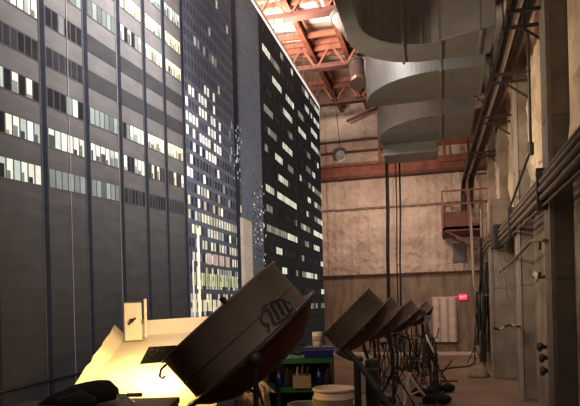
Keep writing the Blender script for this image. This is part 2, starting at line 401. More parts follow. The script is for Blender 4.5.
# avenue gap: pale lit slab and tree lights
quad(10.05, 10.3, 2.35, TOP, (.035,.038,.05), .2, .008)
quad(10.25, 10.95, 2.3, 3.75, (.42,.36,.29), .42, .010)
quad(10.25, 10.42, 2.3, 3.75, (.52,.46,.38), .42, .012)
for i in range(150):
    y = rnd.gauss(11.35,.33); z = rnd.gauss(3.7,.42)
    if y < 10.95: continue
    s = rnd.uniform(.015,.05); quad(y, y+s*1.6, z, z+s, rnd.choice([(.95,.9,.75),(.5,.45,.4),(.02,.02,.02),(.03,.03,.03)]), .5, .013)
for i in range(60):
    y = rnd.gauss(10.15,.12); z = rnd.uniform(4.4,5.4); s = rnd.uniform(.02,.05)
    quad(y, y+s, z, z+s*1.3, rnd.choice([(.6,.7,.7),(.02,.02,.02)]), .45, .014)
# dark office slab with lit strips
for sec, (ya, yb) in enumerate(((12.0,14.75),(15.2,16.6),(16.8,19.3))):
    k = 0; z = 1.95
    while z < TOP-.3:
        y = ya
        while y < yb-.1:
            L = rnd.uniform(.18,1.0); L = min(L, yb-y)
            on = rnd.random() < (.6 if z > 3.3 else .38); dim = 1 if rnd.random() < .65 else .3
            n = max(1, int(L/.16))
            for i in range(n):
                kk = rnd.uniform(.55,1.2)*dim if on else rnd.uniform(.3,1.3)
                col = (.88*kk,.98*kk,.80*kk) if on else (.045*kk,.05*kk,.055*kk)
                quad(y+i*L/n, y+(i+.86)*L/n, z, z+.15, col, EM if on else .2, .006)
            y += L
        z += .435; k += 1
    quad(yb+.05, yb+.10, BOT, TOP, (.045,.048,.055), .3, .007)
    for q_ in range(34): quad(ya, yb, .3+q_*.2175, .3+q_*.2175+.012, (.045,.045,.05), .3, .004)
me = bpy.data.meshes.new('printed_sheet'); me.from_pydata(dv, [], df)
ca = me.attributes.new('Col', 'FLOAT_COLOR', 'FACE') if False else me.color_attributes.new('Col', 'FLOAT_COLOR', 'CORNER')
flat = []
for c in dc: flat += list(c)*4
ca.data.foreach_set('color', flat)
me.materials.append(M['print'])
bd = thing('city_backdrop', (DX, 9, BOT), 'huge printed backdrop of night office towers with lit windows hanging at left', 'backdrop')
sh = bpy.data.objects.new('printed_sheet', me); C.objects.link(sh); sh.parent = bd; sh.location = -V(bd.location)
ys = [.5+i*.5 for i in range(35)]+[YE+i*.2 for i in range(11)]
MB().tube([drop(y, TOP+.03, .0) for y in ys], .035, 8).build('top_batten', M['whitebox'], bd)
MB().tube([drop(y, 1.42+.028*(y-4), .02) for y in ys[:26]], .012, 6).build('hem_line', M['cable'], bd)
MB().tube([drop(y, BOT, .0) for y in ys], .03, 8).build('bottom_pipe', M['pipedark'], bd)
mb = MB()
for y in ys[1:-4:2]: mb.tube([drop(y,TOP+.03), (drop(y,0)[0], drop(y,0)[1], 9.3)], .008, 5)
mb.build('tie_line', M['cable'], bd)

# ------------------------------------------------------------------ columns
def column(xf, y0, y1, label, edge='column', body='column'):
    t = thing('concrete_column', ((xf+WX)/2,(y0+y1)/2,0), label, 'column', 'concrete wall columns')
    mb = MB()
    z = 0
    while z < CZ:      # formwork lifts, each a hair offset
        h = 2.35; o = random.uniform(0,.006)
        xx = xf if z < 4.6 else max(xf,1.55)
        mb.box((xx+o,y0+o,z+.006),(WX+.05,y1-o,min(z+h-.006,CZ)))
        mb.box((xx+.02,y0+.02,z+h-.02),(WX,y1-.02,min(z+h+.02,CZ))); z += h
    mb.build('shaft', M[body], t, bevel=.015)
    MB().box((xf-.012,y0-.012,0),(xf+.05,y0+.05,CZ-.05 if xf > 1.5 else 4.6)).build('edge_strip', M[edge], t)  # added strip; paler edge colours paint the lit face of the column
    return t
column(1.55, 5.2, 5.75, 'concrete column nearest the camera, at the right edge')
column(1.55, 9.0, 9.56, 'tall grey concrete column carrying valves, closest to the camera on the right wall', 'pipe', 'column_shaded')
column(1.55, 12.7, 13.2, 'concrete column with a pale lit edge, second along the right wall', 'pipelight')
column(1.28, 16.1, 16.8, 'concrete column behind the clamp arm, third along the right wall')
column(1.4, 19.5, 20.1, 'far concrete column beside the hanging black cables')
# horizontal ledge beams between columns
for i, (y0, y1, z) in enumerate(((9.56,12.7,3.95),(13.2,16.1,3.95),(16.8,19.5,3.95),(3,9.0,3.95))):
    tag(MB().box((WX-.16,y0,z-.15),(WX+.05,y1,z+.05)).build('wall_ledge', M['column']), 'narrow concrete ledge on the right wall '+['between first and second column','between second and third column','between third and far column','in front of the first column'][i], 'ledge', 'concrete ledges of the right wall')

# ------------------------------------------------------------------ ducts
def duct(poly, z0, z1, label, ribs, flange_pts, loc):
    t = thing('air_duct', loc, label, 'duct', 'galvanised ducts under the roof')
    o = MB().prism(poly, z0, z1).build('duct_body', M['galv'], t, bevel=.01)
    for (a, b) in ribs:
        mb = MB()       # standing seams round the underside and wall: two plan points
        mb.bar((a[0],a[1],z0-.015),(b[0],b[1],z0-.015), .05, .03)
        mb.bar((a[0],a[1],z0),(a[0],a[1],z1), .03, .05)
        mb.build('seam', M['galvrib'], t)
    return t
Zb = 6.5
# first: from above the camera, turning right
outer = arc(-.1, 9.7, 1.3, PI, PI/2, 22); inner = arc(-.05, 9.15, 1.1, PI/2, PI, 22)
poly = [(-1.4,6.0)]+outer+[(.97,11.0),(.97,9.85)]+inner+[(-1.15,6.0)]
t = duct(poly, Zb, Zb+1.2, 'galvanised duct elbow curving overhead, nearest and largest of the three', [((-.53,10.14),(-.55,10.93)),((.1,10.2),(.1,11.0)),((.75,9.95),(.75,11))], None, (0,10,Zb))
mb = MB()
for i in range(2,22,3): a = inner[i]; mb.tube([(a[0],a[1]-.0,Zb+.02),(a[0],a[1],Zb+1.2)], .014, 6)
for x in (.25,.5,.85): mb.tube([(x,10.25-.4*x,Zb+.02),(x,10.25-.4*x,Zb+1.2)], .014, 6)
mb.build('rib', M['galvrib'], t)
outer = arc(.1, 13.1, 1.6, PI, PI*1.5, 26)
poly = [(-1.5,13.2)]+outer+[(.94,11.5),(.94,13.2)]
t = duct(poly, Zb, Zb+.95, 'galvanised duct with rounded left end, middle of the three', [((.1,11.5),(.1,13.2)),((.9,11.5),(.9,13.2))], None, (0,12.4,Zb))
MB().bar((-1.2,12.6,Zb-.008),(.1,12.9,Zb-.008),.03,.015).build('crease', M['galvrib'], t)
outer = arc(.1, 16.2, 1.65, PI, PI*1.5, 26, 1.95)
poly = [(-1.55,16.5)]+outer+[(.88,14.25),(.88,16.5)]
t = duct(poly, Zb, Zb+.95, 'galvanised duct with rounded left end, farthest and lowest in view', [((.1,14.25),(.1,16.5))], None, (0,15.4,Zb))
MB().bar((-1.2,15.4,Zb-.008),(.1,15.9,Zb-.008),.03,.015).build('crease', M['galvrib'], t)
MB().box((-1.48,16.5,6.22),(.02,17.6,7.0)).build('outlet_box', M['galv'], t, bevel=.02)
MB().box((-1.52,16.47,6.2),(.06,16.52,6.26)).build('outlet_flange', M['galvrib'], t)
# hangers
for i, (x, y) in enumerate(((-1.3,12.9),(.8,12.3),(-1.3,16.2),(.75,15.4))):
    tag(MB().tube([(x,y,Zb+.9),(x,y,9.3)], .012, 6).build('hanger_rod', M['pipedark']), 'thin steel rod hanging '+['the middle duct at its left end','the middle duct at its right end','the far duct at its left end','the far duct at its right end'][i], 'rod', 'duct hanger rods')
# flexible duct stubs near the roof
def stub(a, b, r, label):
    t = thing('flexible_duct', (V(a)+V(b))/2, label, 'duct', 'short flexible ducts under the roof')
    n = 9; pts = [V(a).lerp(V(b), i/n) for i in range(n+1)]
    MB().tube(pts, [r*(1.0 if i % 2 else .93) for i in range(n+1)], 16).build('hose', M['shroud'], t)
    MB().tube([(V(a)+V(b))/2, V((a[0]/2+b[0]/2, a[1]/2+b[1]/2, CZ))], .012, 6).build('hanger', M['pipedark'], t)
    MB().tube([V(a).lerp(V(b),-.08), V(a).lerp(V(b),.06)], r*1.08, 16).build('collar', M['galvrib'], t)
    MB().tube([V(a).lerp(V(b),.94), V(a).lerp(V(b),1.1)], r*1.06, 16).build('end_cap', M['silver'], t)
stub(atD(337,17,14.2), atD(352,35,13.8), .17, 'grey flexible duct stub left of the top duct elbow')
stub(atD(356,64,15.8), atD(358,82,15.5), .21, 'pale flexible duct stub hanging left of the middle duct')
stub(atD(365,62,17.2), atD(369,84,17.0), .16, 'smaller grey duct stub between the roof and the middle duct')

# caged hanging lamp
p = atD(340,155,20)
t = thing('hanging_lamp', p, 'caged white work lamp hanging in front of the back wall near the roof', 'lamp')
MB().tube([p+V((0,0,.35)), V((p.x-.2,p.y,CZ))], .012, 6).build('cord', M['cable'], t)
ax = V((.45,-.6,-.55)).normalized()
MB().lathe(p, -ax, [(.16,0),(.27,.02),(.26,.06),(.16,.28),(.08,.38),(0,.4)], 22).build('lamp_shade', M['shroud'], t)
MB().ell(p+ax*.02, (.17,.17,.17)).build('lens', M['lampglass'], t)
mb = MB()
for k in range(6):
    u, w = frame(ax); d = u*math.cos(k*PI/3)+w*math.sin(k*PI/3)
    mb.tube([p+d*.26, p+d*.18+ax*.15, p+ax*.22], .01, 5)
mb.build('cage', M['silver'], t)
p = atD(381,127,19)
t = thing('work_lamp', p, 'small round work lamp beside the left side of the far duct', 'lamp')
MB().lathe(p, V((.3,-1,-.3)), [(0,-.1),(.1,-.08),(.12,.05),(.0,.06)], 14).build('lamp_head', M['shroud'], t)
MB().tube([p, V((p.x,p.y,CZ))], .015, 6).build('pole', M['pipedark'], t)

# hanging cables down to the pans
for i, (a, b, d, r) in enumerate((((386,140),(389,306),18.0,.055),((395,145),(398,306),18.2,.02),((399,145),(401,308),18.4,.03))):
    p0 = atD(*a, d); p1 = atD(*b, d)
    pts = [V((p0.x,p0.y,9.6)), p0, p0.lerp(p1,.4)+V((.02,0,0)), p0.lerp(p1,.7)+V((-.01,0,0)), p1, V((p1.x,p1.y,1.0)), V((p1.x+.1,p1.y-.1,.05)), V((p1.x+.5,p1.y-.4,.03))]
    tag(MB().tube(pts, r, 8).build('hanging_cable', M['cable']), ['thick black cable hanging from below the far duct to the lamps','thin black cable hanging just right of the thick one','black cable, rightmost of the three dropping from the duct'][i], 'cable', 'black cables hanging from the roof')

# ------------------------------------------------------------------ conduit runs on right wall
# upper dark run
labs = ['dark conduit on the aisle side of the upper pipe rack','second dark conduit of the upper pipe rack','pale conduit in the middle of the upper pipe rack','thick dark conduit of the upper pipe rack','dark conduit nearest the wall on the upper pipe rack','thin grey conduit under the upper pipe rack']
for i, (x, z, r, mm) in enumerate(((1.12,6.56,.035,'pipedark'),(1.21,6.66,.08,'pipedark'),(1.31,6.6,.028,'pipelight'),(1.39,6.68,.07,'pipedark'),(1.485,6.62,.045,'pipedark'),(1.25,6.5,.020,'pipe'))):
    tag(MB().tube([(x,2,z),(x-.01,12,z),(x-.14,17,z-.1),(x-.28,21.5,z-.25),(x-.3,21.9,z-.7),(x-.3,22.0,4.9+.12*i)], r, 10).build('conduit', M[mm]), labs[i], 'pipe', 'conduits of the upper pipe rack')
for i, y in enumerate((9.35, 9.9, 11.9, 12.35, 14.6, 15.1, 17.6, 18.1, 20.6)):
    t = thing('pipe_bracket', (1.4,y,6.5), 'steel strut bracket under the upper pipe rack, '+['nearest the camera','second from the camera','third from the camera','fourth from the camera','fifth from the camera','fourth from the far end','third from the far end','second from the far end','at the far end'][i], 'bracket', 'upper pipe rack brackets')
    MB().box((1.06-(y>16)*.2,y-.02,6.40-(y>16)*.1),(WX,y+.02,6.45-(y>16)*.1)).build('arm', M['pipedark'], t)
    if i % 2: MB().bar((1.3,y,6.44),(WX,y,6.02),.035,.035).build('brace', M['pipedark'], t)
    MB().tube([(1.08-(y>16)*.2,y,6.3),(1.08-(y>16)*.2,y,6.85)],.012,6).build('rod', M['pipedark'], t)
# drop rod with junction
t = thing('drop_pipe', (1.5,9.9,4.6), 'thin dark drop pipe with a tee fitting coming down beside the first column', 'pipe')
MB().tube([(1.5,10.3,6.5),(1.5,10.3,4.55),(1.5,13.5,4.05)], .025, 8).build('rod', M['pipedark'], t)
MB().tube([(1.5,10.3,4.66),(1.5,10.3,4.46)], .05, 8).build('tee_fitting', M['pipedark'], t)
# lower painted run
labs = ['thin upper pipe of the lower pipe run','upper thick tan pipe of the lower pipe run','second thick tan pipe of the lower pipe run','third thick tan pipe of the lower pipe run','lowest thin pipe of the lower pipe run']
for i, (z, r, x) in enumerate(((3.92,.022,1.5),(3.80,.042,1.47),(3.68,.045,1.46),(3.56,.042,1.47),(3.45,.02,1.49))):
    tag(MB().tube([(x,3,z),(x,8,z),(x,13,z),(x,15.3,z)], r, 10).build('wall_pipe', M['pipe']), labs[i], 'pipe', 'pipes of the lower pipe run')
    tag(MB().tube([(x-.2,16.0,z-.02),(x-.2,19,z-.05),(x-.2,22.6,z-.1)], r, 10).build('wall_pipe', M['pipe']), labs[i]+', beyond the junction box', 'pipe', 'pipes of the lower pipe run beyond the junction box')
t = thing('junction_box', (1.4,15.6,3.35), 'dark rusty junction box joining the lower pipe run at the third column', 'junction box')
MB().box((1.33,15.5,3.38),(1.56,15.95,3.98)).build('case', M['black'], t, bevel=.02)
MB().box((1.305,15.55,3.44),(1.33,15.9,3.92)).build('cover', M['rustdark'], t)
for i, y in enumerate((9.2, 12.9)):
    tag(MB().box((1.40,y-.03,3.38),(1.56,y+.03,4.0)).build('pipe_clamp', M['pipedark']), 'dark strap clamp holding the lower pipes to the '+['first column','second column'][i], 'clamp')
# branch pipe with elbow and small valves
t = thing('branch_pipe', (1.45,10.4,3), 'tan branch pipe rising along the wall to an elbow at the first column', 'pipe')
a = atX(545,240,1.5); b = atX(531,241,1.5); c = atX(512,262,1.5); d = atX(500,272,1.48)
MB().tube([a, b, b.lerp(c,.15), c, d], .028, 8).build('tube', M['pipe'], t)
MB().tube([atX(540,241,1.5), atX(540,250,1.5)], .02, 8).build('stub', M['pipedark'], t)
t = thing('pipe_valve', atX(540,277,1.6), 'small pale handwheel valve on the wall left of the first column', 'valve')
p = atX(539,277,1.62)
MB().tube([p+V((.25,0,0)), p+V((-.1,0,0))], .03, 8).build('stem', M['pipe'], t)
MB().lathe(p, V((-1,-.3,0)), [(0,.04),(.09,.04),(.10,.06),(.09,.08),(0,.08)], 12).build('handwheel', M['pipelight'], t)
MB().tube([p+V((-.02,.2,-.06)),p+V((-.02,-.25,.05))], .025, 8).build('lever', M['pipedark'], t)
for i, (px, py) in enumerate(((546,347),(548,358),(549,371))):
    p = atX(px, py, 1.72); 
    t = thing('wall_valve', p, ['topmost black valve of the three on the wall beside the first column','middle black valve of the three beside the first column','lowest black valve of the three beside the first column'][i], 'valve', 'black valves beside the first column')
    MB().tube([p+V((.14,0,0)), p+V((-.08,0,0))], .035, 10).build('body', M['black'], t)
    MB().lathe(p+V((-.08,0,0)), V((-1,-.2,0)), [(0,0),(.075,0),(.085,.02),(.075,.045),(0,.05)], 14).build('handwheel', M['black'], t)
    MB().bar(p+V((-.06,-.1,.05)), p+V((-.06,.1,-.04)), .03,.03).build('lever', M['pipedark'], t)
# clamp arm on second column
p = atX(514,325,1.5)
t = thing('clamp_arm', p, 'pale clamp arm with a dark grip sticking out of the second column', 'clamp')
q0 = V((1.55,12.75,p.z)); q1 = atD(509,325,11.7); q2 = atD(504,327,11.7); q3 = atD(500,330,11.7); q4 = atD(494,328,11.7)
MB().ell(atD(513,326,11.75), (.07,.05,.045), amp=.15).build('clamp', M['pipelight'], t)
MB().tube([V((1.6,12.75,p.z-.02)),atD(513,326,11.75),q1,q2], .02, 8).build('arm', M['black'], t)
MB().tube([q2,q3], .026, 8).build('sleeve', M['silver'], t)
MB().tube([q3,q4], .022, 8).build('grip', M['black'], t)
# thin wall conduits near third column
for i, (a, b, x, mm, r) in enumerate((((470,205),(474,285),.9,'pipe',.045),((481,215),(484,345),1.0,'pipe',.04),((501,262),(508,300),1.5,'pipe',.015))):
    y = [20.2,19.0,14.2][i]
    p0 = atY(*a, y); p1 = atY(*b, y)
    pts = [V((p0.x,y,4.9 if i<2 else p0.z)), p0, p1] + ([atY(479,296,y), V((atY(479,296,y).x,y,0.0))] if i == 0 else ([V((p1.x,y,0))] if i == 1 else []))
    tag(MB().tube(pts, r, 10).build('drop_pipe', M[mm]), ['pale vertical drop pipe with a kink, right of the grey wall box','tan vertical pipe behind the hanging black cables','thin curved conduit in front of the third column'][i], 'pipe')

# hanging bundles of black cable at right
for i, (px, y0, y1, d, w) in enumerate(((481,238,330,17.5,.10),(487,262,352,17.3,.12),(477,292,345,18.2,.07),(484,296,362,17.0,.13))):
    t = thing('cable_bundle', atD(px,y0,d), ['black cable bundle hanging highest in the far right corner','thick black cable bundle hanging left of the third column','thin black cable bundle hanging near the exit sign','long black cable bundle almost touching the floor by the third column'][i], 'cables', 'black cable bundles in the far corner')
    mb = MB()
    for k in range(7):
        o = V((random.uniform(-w,w), random.uniform(-w,w), 0))
        mb.tube(wob(atD(px,y0,d)+o*.4, atD(px,y1,d)+o, 9, .03), .022, 6)
    mb.build('cable', M['cable'], t)
    MB().tube([atD(px,y0,d)+V((0,0,-.1)), atD(px,y0,d)+V((.0,0,.0)), V((1.82,atD(px,y0,d).y,atD(px,y0,d).z+.05))], .03, 8).build('hook', M['pipedark'], t)
# rubble sack at foot of third column
p = V((.93,16.4,0))
t = thing('tarp_heap', p, 'crumpled brown tarp heaped against the foot of the third column', 'tarp')
mb = MB()
mb.lathe((p.x,p.y,0), (0,0,1), [(.0,.30),(.10,.28),(.20,.2),(.26,.1),(.30,.02),(.25,0)], 15)
mb.v = [(x+random.uniform(-.03,.03)*(z>0), y+random.uniform(-.03,.03), max(0,z+random.uniform(-.03,.03))) for x,y,z in mb.v]
mb.build('cloth', M['concrete'], t)
# small stand far
def tripod(base, h, spread, r, mm, label, name='light_stand', group=None, head=None, zc=.55, rot=0):
    t = thing(name, base, label, 'stand', group)
    b = V(base); MB().tube([b+V((0,0,.12)), b+V((0,0,h*.55))], r*1.25, 8).tube([b+V((0,0,h*.55)), b+V((0,0,h))], r*.8, 8).build('pole', mm, t)
    for k in range(3):
        a = rot+k*2*PI/3; e = b+V((math.cos(a)*spread, math.sin(a)*spread, .015))
        MB().tube([b+V((0,0,zc)), e], r*.8, 7).build('leg', mm, t)
        MB().tube([b+V((0,0,.16)), (b+V((0,0,zc))).lerp(e,.6)], r*.5, 6).build('strut', mm, t)
    MB().tube([b+V((0,0,zc-.04)), b+V((0,0,zc+.04))], r*2, 10).build('collar', mm, t)
    return t
tripod(atZ(475,364,0), .75, .3, .02, M['black'], 'small low black tripod standing on the floor in the far right corner', rot=.4, zc=.5)

# catwalk
t = thing('catwalk', (1,21.5,4.4), 'rust red steel catwalk with railing high in the far right corner', 'catwalk')
x0, x1, y0, y1 = .12, WX, 20.2, BY-.3
MB().box((x0,y0,4.45),(x1,y1,4.55)).box((x0,y0,4.4),(x0+.06,y1,4.65)).box((x0,y0,4.4),(x1,y0+.06,4.65)).build('platform', M['rustdark'], t)
MB().box((x0+.02,y0,4.65),(x0+.95,y0+.03,5.05)).box((x0,y0+.1,4.65),(x0+.03,y1,5.05)).build('kick_panel', M['rustdark'], t)
mb = MB()
for z in (5.3,5.75): mb.bar((x0,y0,z),(x1,y0,z),.05,.05); mb.bar((x0,y0,z),(x0,y1,z),.05,.05)
mb.build('handrail', M['rust'], t)
for (x, y) in ((x0,y0),((x0+x1)/2,y0),(x0,y1),(x0,(y0+y1)/2)): MB().box((x-.03,y-.03,4.5),(x+.03,y+.03,5.78)).build('post', M['rust'], t)
for y in (y0+.1,y0+1.2): MB().bar((x0+.1,y,4.42),(x1,y,3.5),.06,.06).build('strut', M['rustdark'], t)
# stuff of the back wall
p = atY(459.5,253,BY-.15)
t = thing('wall_cabinet', p, 'flat grey cabinet mounted on the tan back wall below the catwalk', 'cabinet')
MB().box((p.x-.24,BY-.22,p.z-.36),(p.x+.24,BY-.05,p.z+.36)).build('case', M['greybox'], t, bevel=.02)
MB().box((p.x-.21,BY-.235,p.z-.33),(p.x+.21,BY-.22,p.z+.33)).build('door', M['greybox'], t)
p = atY(463,297,BY-.1)
t = thing('exit_sign', p, 'small glowing red exit sign on the back wall', 'sign')
MB().box((p.x-.15,BY-.1,p.z-.10),(p.x+.15,BY-.02,p.z+.10)).build('housing', M['exit'], t)
cu = bpy.data.curves.new('lettering','FONT'); cu.body = 'EXIT'; cu.size = .12; cu.align_x = 'CENTER'; cu.align_y = 'CENTER'; cu.extrude = .002
to = bpy.data.objects.new('lettering', cu); C.objects.link(to); to.parent = t; to.location = V((p.x,BY-.104,p.z))-V(t.location); to.rotation_euler = (PI/2,0,0); cu.materials.append(M['exitletter'])
lm = bpy.data.meshes.new_from_object(to); lo_ = bpy.data.objects.new('lettering', lm); C.objects.link(lo_); lo_.parent = t; lo_.location = to.location; lo_.rotation_euler = to.rotation_euler; bpy.data.objects.remove(to)
lo_.name = 'lettering'
# quilted pad
a = atY(432,298,BY-.2); b = atY(458,342,BY-.2)
t = thing('quilted_pad', ((a.x+b.x)/2,BY-.15,b.z), 'pale quilted padding hung on the back wall left of the exit sign', 'padding')
mb = MB(); nx, nz = 36, 48; vs = []
for i in range(nx+1):
    for j in range(nz+1):
        u, v = i/nx, j/nz
        f = (abs(math.sin(u*PI*3))**.5)*(.85+.15*abs(math.sin(v*PI*4+u*3))**.5)
        vs.append((a.x+(b.x-a.x)*u, BY-.04-.16*f, b.z+(a.z-b.z)*v))
mb.add(vs, [(i*(nz+1)+j, (i+1)*(nz+1)+j, (i+1)*(nz+1)+j+1, i*(nz+1)+j+1) for i in range(nx) for j in range(nz)], 0, True)
mb.build('quilting', M['pad'], t)
MB().box((a.x-.02,BY-.08,a.z-.02),(b.x+.02,BY-.005,a.z+.04)).build('top_strip', M['pad'], t)

# ------------------------------------------------------------------ skypan lamps
def skypan(px, py, d, tilt, D, label, near=False, yawoff=0, power=0):
    c = atD(px, py, d); r = ray(px, py); r.z = 0; r.normalize()
    left = V((-r.y, r.x, 0))                 # horizontal, perpendicular to the sight line
    left = Quaternion((0,0,1), yawoff) @ left
    ax = (left*math.cos(tilt)+V((0,0,1))*math.sin(tilt)).normalized()    # towards the backdrop and up
    R = D/2; SK = .295*D
    t = thing('skypan_lamp', (c.x, c.y, 0), label, 'studio lamp', 'row of large round studio lamps')
    prof = [(0,-.185*D),(.16*D,-.18*D),(.30*D,-.15*D),(.42*D,-.08*D),(.485*D,-.02*D),(.5*D,0)]
    MB().lathe(c, ax, prof, 48).build('dish', M['maroon'], t)
    MB().lathe(c, ax, [(x*.985, h+.006) for x, h in prof], 48).build('reflector', M['inner'], t)
    MB().lathe(c, ax, [(.46*D,-.012),(.525*D,-.012),(.53*D,0),(.525*D,.012),(.46*D,.012)], 48).build('rim', M['rimm'], t)
    sk = MB().lathe(c, ax, [(.455*D,.012),(.455*D,SK),(.468*D,SK+.005*D),(.468*D,SK+.017*D),(.445*D,SK+.017*D),(.445*D,.012)], 56).build('skirt', M['skirt'], t)
    MB().lathe(c, ax, [(.457*D,.12*D),(.460*D,.123*D),(.457*D,.126*D)], 56).build('bead', M['rimm'], sk)
    tocam = (CAM-c); tocam = (tocam-ax*tocam.dot(ax)).normalized(); side = ax.cross(tocam).normalized()
    if near:
        def sp(phi, h, o=.004): return c+ax*h+(tocam*math.cos(phi)+side*math.sin(phi))*(.455*D+o)
        sg = 1 if side.z > 0 else -1     # side that points up in the picture
        # hand painted bolt-like emblem: slanting strokes over a hooked outline
        strokes = [([(.40,.030),(.47,.10),(.44,.135)],.010),([(.50,.035),(.57,.13)],.012),([(.60,.035),(.66,.115)],.012),([(.70,.03),(.75,.10)],.010),
                   ([(.36,.055),(.30,.075),(.31,.10),(.37,.115),(.45,.14),(.52,.135)],.006),([(.28,.025),(.33,.05),(.30,.07)],.006),([(.42,.03),(.52,.02),(.66,.018),(.80,.03)],.006),([(.57,.13),(.66,.118),(.76,.10),(.82,.05)],.005)]
        mb = MB()
        for pts, w in strokes:
            fine = []
            for i in range(len(pts)-1):
                for k in range(5): fine.append((pts[i][0]+(pts[i+1][0]-pts[i][0])*k/5, pts[i][1]+(pts[i+1][1]-pts[i][1])*k/5))
            fine.append(pts[-1])
            for i in range(len(fine)-1):
                (p0,h0),(p1,h1) = fine[i],fine[i+1]
                A0 = sp(p0*sg,h0); A1 = sp(p1*sg,h1); dd = (A1-A0); nrm = (A0-c-ax*h0).normalized(); ww = dd.cross(nrm).normalized()*w
                e = dd*.1
                mb.add([A0-ww-e, A1-ww+e, A1+ww+e, A0+ww-e], [(0,1,2,3)])
        mb.build('logo', M['logo'], sk)
        # spring clip and strap on the skirt edge
        q = c+ax*(SK+.017*D)+side*sg*(-.47*D)
        mb = MB().bar(c+ax*(SK+.005*D)+side*sg*.06*D+tocam*.46*D, c+ax*.34*D+side*sg*.06*D+tocam*.44*D, .03, .02)
        mb.build('clip', M['rimm'], sk)
        e = -side*sg
        MB().tube([c+ax*.28*D+e*.44*D, c+ax*.28*D+e*.50*D, c+ax*.255*D+e*.535*D, c+ax*.23*D+e*.53*D, c+ax*.235*D+e*.51*D], .008, 6).build('hook', M['rimm'], sk)
    # yoke: bar round the back from rim to rim, through the pivot
    hz = V((ax.y,-ax.x,0)).normalized()
    k = .54*D
    pv = c-ax*.02
    low = V((c.x, c.y, c.z-.5*D-.10)) - V((ax.x,ax.y,0))*.18*D
    MB().tube([pv+hz*k, pv+hz*k*.98+V((0,0,-.25*D)), low+hz*k*.55, low, low-hz*k*.55, pv-hz*k*.98+V((0,0,-.25*D)), pv-hz*k], .014, 8).build('yoke', M['black'], t)
    for s in (-1,1): MB().lathe(pv+hz*k*s, hz*s, [(0,-.03),(.038,-.03),(.038,.02),(.02,.04),(0,.04)], 14).build('tilt_knob', M['black'], t)
    MB().tube([c-ax*.2*D, c-ax*.24*D-V((0,0,.05)), c-ax*.25*D-V((0,0,.25)), V((low.x+.1,low.y-.1,.9)), V((low.x+.05,low.y-.2,.3)), V((low.x+.2,low.y-.3,.03))], .014, 7).build('power_cable', M['cable'], t)
    MB().tube([(low.x,low.y,.1),(low.x,low.y,.9)], .028, 10).tube([(low.x,low.y,.85),(low.x,low.y,low.z)], .019, 10).build('stand_pole', M['black'], t)
    for j in range(3):
        a = .5+j*2*PI/3; e = V((low.x+math.cos(a)*.42, low.y+math.sin(a)*.42, .02))
        lg = MB().tube([(low.x,low.y,.75), e], .016, 8).build('leg', M['black'], t)
        MB().lathe((e.x,e.y,0), (0,0,1), [(0,0),(.03,0),(.03,.03),(0,.035)], 10).build('foot', M['black'], lg)
    MB().ell(c-ax*.03*D, (.05,.05,.08)).build('bulb', M['inner'] if not power else M['bulb'], t)
    if power:
        l = area('pan_light', c+ax*.05*D, c+ax*3, .35, power, (1,.78,.55)); l.data.shape = 'DISK'
    return t, c, ax
Pn = [(252,348,3.38,math.radians(49.5),.93,'largest grey drum shaped studio lamp tilted up at the backdrop, closest to the camera',True,0,0),
      (362,327,7.9,math.radians(46),.97,'grey tilted studio lamp right behind the closest one, over the blue tub',False,0,0),
      (386,323,11.6,math.radians(46),.97,'tilted studio lamp third in the row, near the hanging cables',False,.03,0),
      (405,320,14.6,math.radians(51),.97,'tilted studio lamp fourth in the row',False,.05,0),
      (421,316.5,18.5,math.radians(52),.97,'farthest studio lamp, last in the row',False,.06,0)]
pans = [skypan(*a[:5], a[5], a[6], a[7], a[8]) for a in Pn]

# ------------------------------------------------------------------ lit white light box at lower left
P00 = atD(72,408,3.6); P10 = atD(214,412,3.85); P01 = atD(127,337,5.3); P11 = atD(240,329,5.5)
nrm = (P10-P00).cross(P01-P00).normalized()
if nrm.z < 0: nrm = -nrm
t = thing('light_box', ((P00.x+P11.x)/2,(P00.y+P11.y)/2,0), 'big open white lined light box glowing warm yellow below the backdrop', 'studio light')
def grid_patch(a, b, c, d, n, k, fn):
    vs = []
    for i in range(n+1):
        for j in range(k+1):
            u, v = i/n, j/k; p = (a*(1-u)+b*u)*(1-v)+(c*(1-u)+d*u)*v; vs.append(fn(p, u, v))
    return vs, [(i*(k+1)+j,(i+1)*(k+1)+j,(i+1)*(k+1)+j+1,i*(k+1)+j+1) for i in range(n) for j in range(k)]
mb = MB(); vs, fs = grid_patch(P00,P10,P01,P11,24,24, lambda p,u,v: p+nrm*(.012*math.sin(u*9+v*5)*math.sin(v*7))); mb.add(vs, fs, 0, True)
vs, fs = grid_patch(P00,P10,P01,P11,1,1, lambda p,u,v: p-nrm*.03); mb.add(vs, fs, 0)
mb.build('lining', M['cloth'], t)
# back lip
top = .14
mb = MB(); vs, fs = grid_patch(P01,P11,P01+V((0,0,top)),P11+V((0,0,top)),16,3, lambda p,u,v: p+V((0,.02*math.sin(u*14)*v,0))); mb.add(vs, fs, 0, True)
vs, fs = grid_patch(P01+V((0,.03,0)),P11+V((0,.03,0)),P01+V((0,.03,top)),P11+V((0,.03,top)),1,1, lambda p,u,v: p); mb.add(vs, fs, 0)
mb.build('back_lip', M['whitebox'], t)
out = (P01-P11).normalized()*.10
rr = random.Random(3)
mb = MB(); vs, fs = grid_patch(P00,P01,P00+out*.6+V((0,0,.04)),P01+out+V((0,0,.12)),14,2, lambda p,u,v: p+V((rr.uniform(-.012,.012),0,rr.uniform(-.006,.006)))*v); mb.add(vs, fs, 0)
mb.build('side_lip', M['cloth'], t)
for p in (P00,P10,P01,P11): MB().tube([p-nrm*.04, V((p.x,p.y,0))], .025, 8).build('leg', M['black'], t)
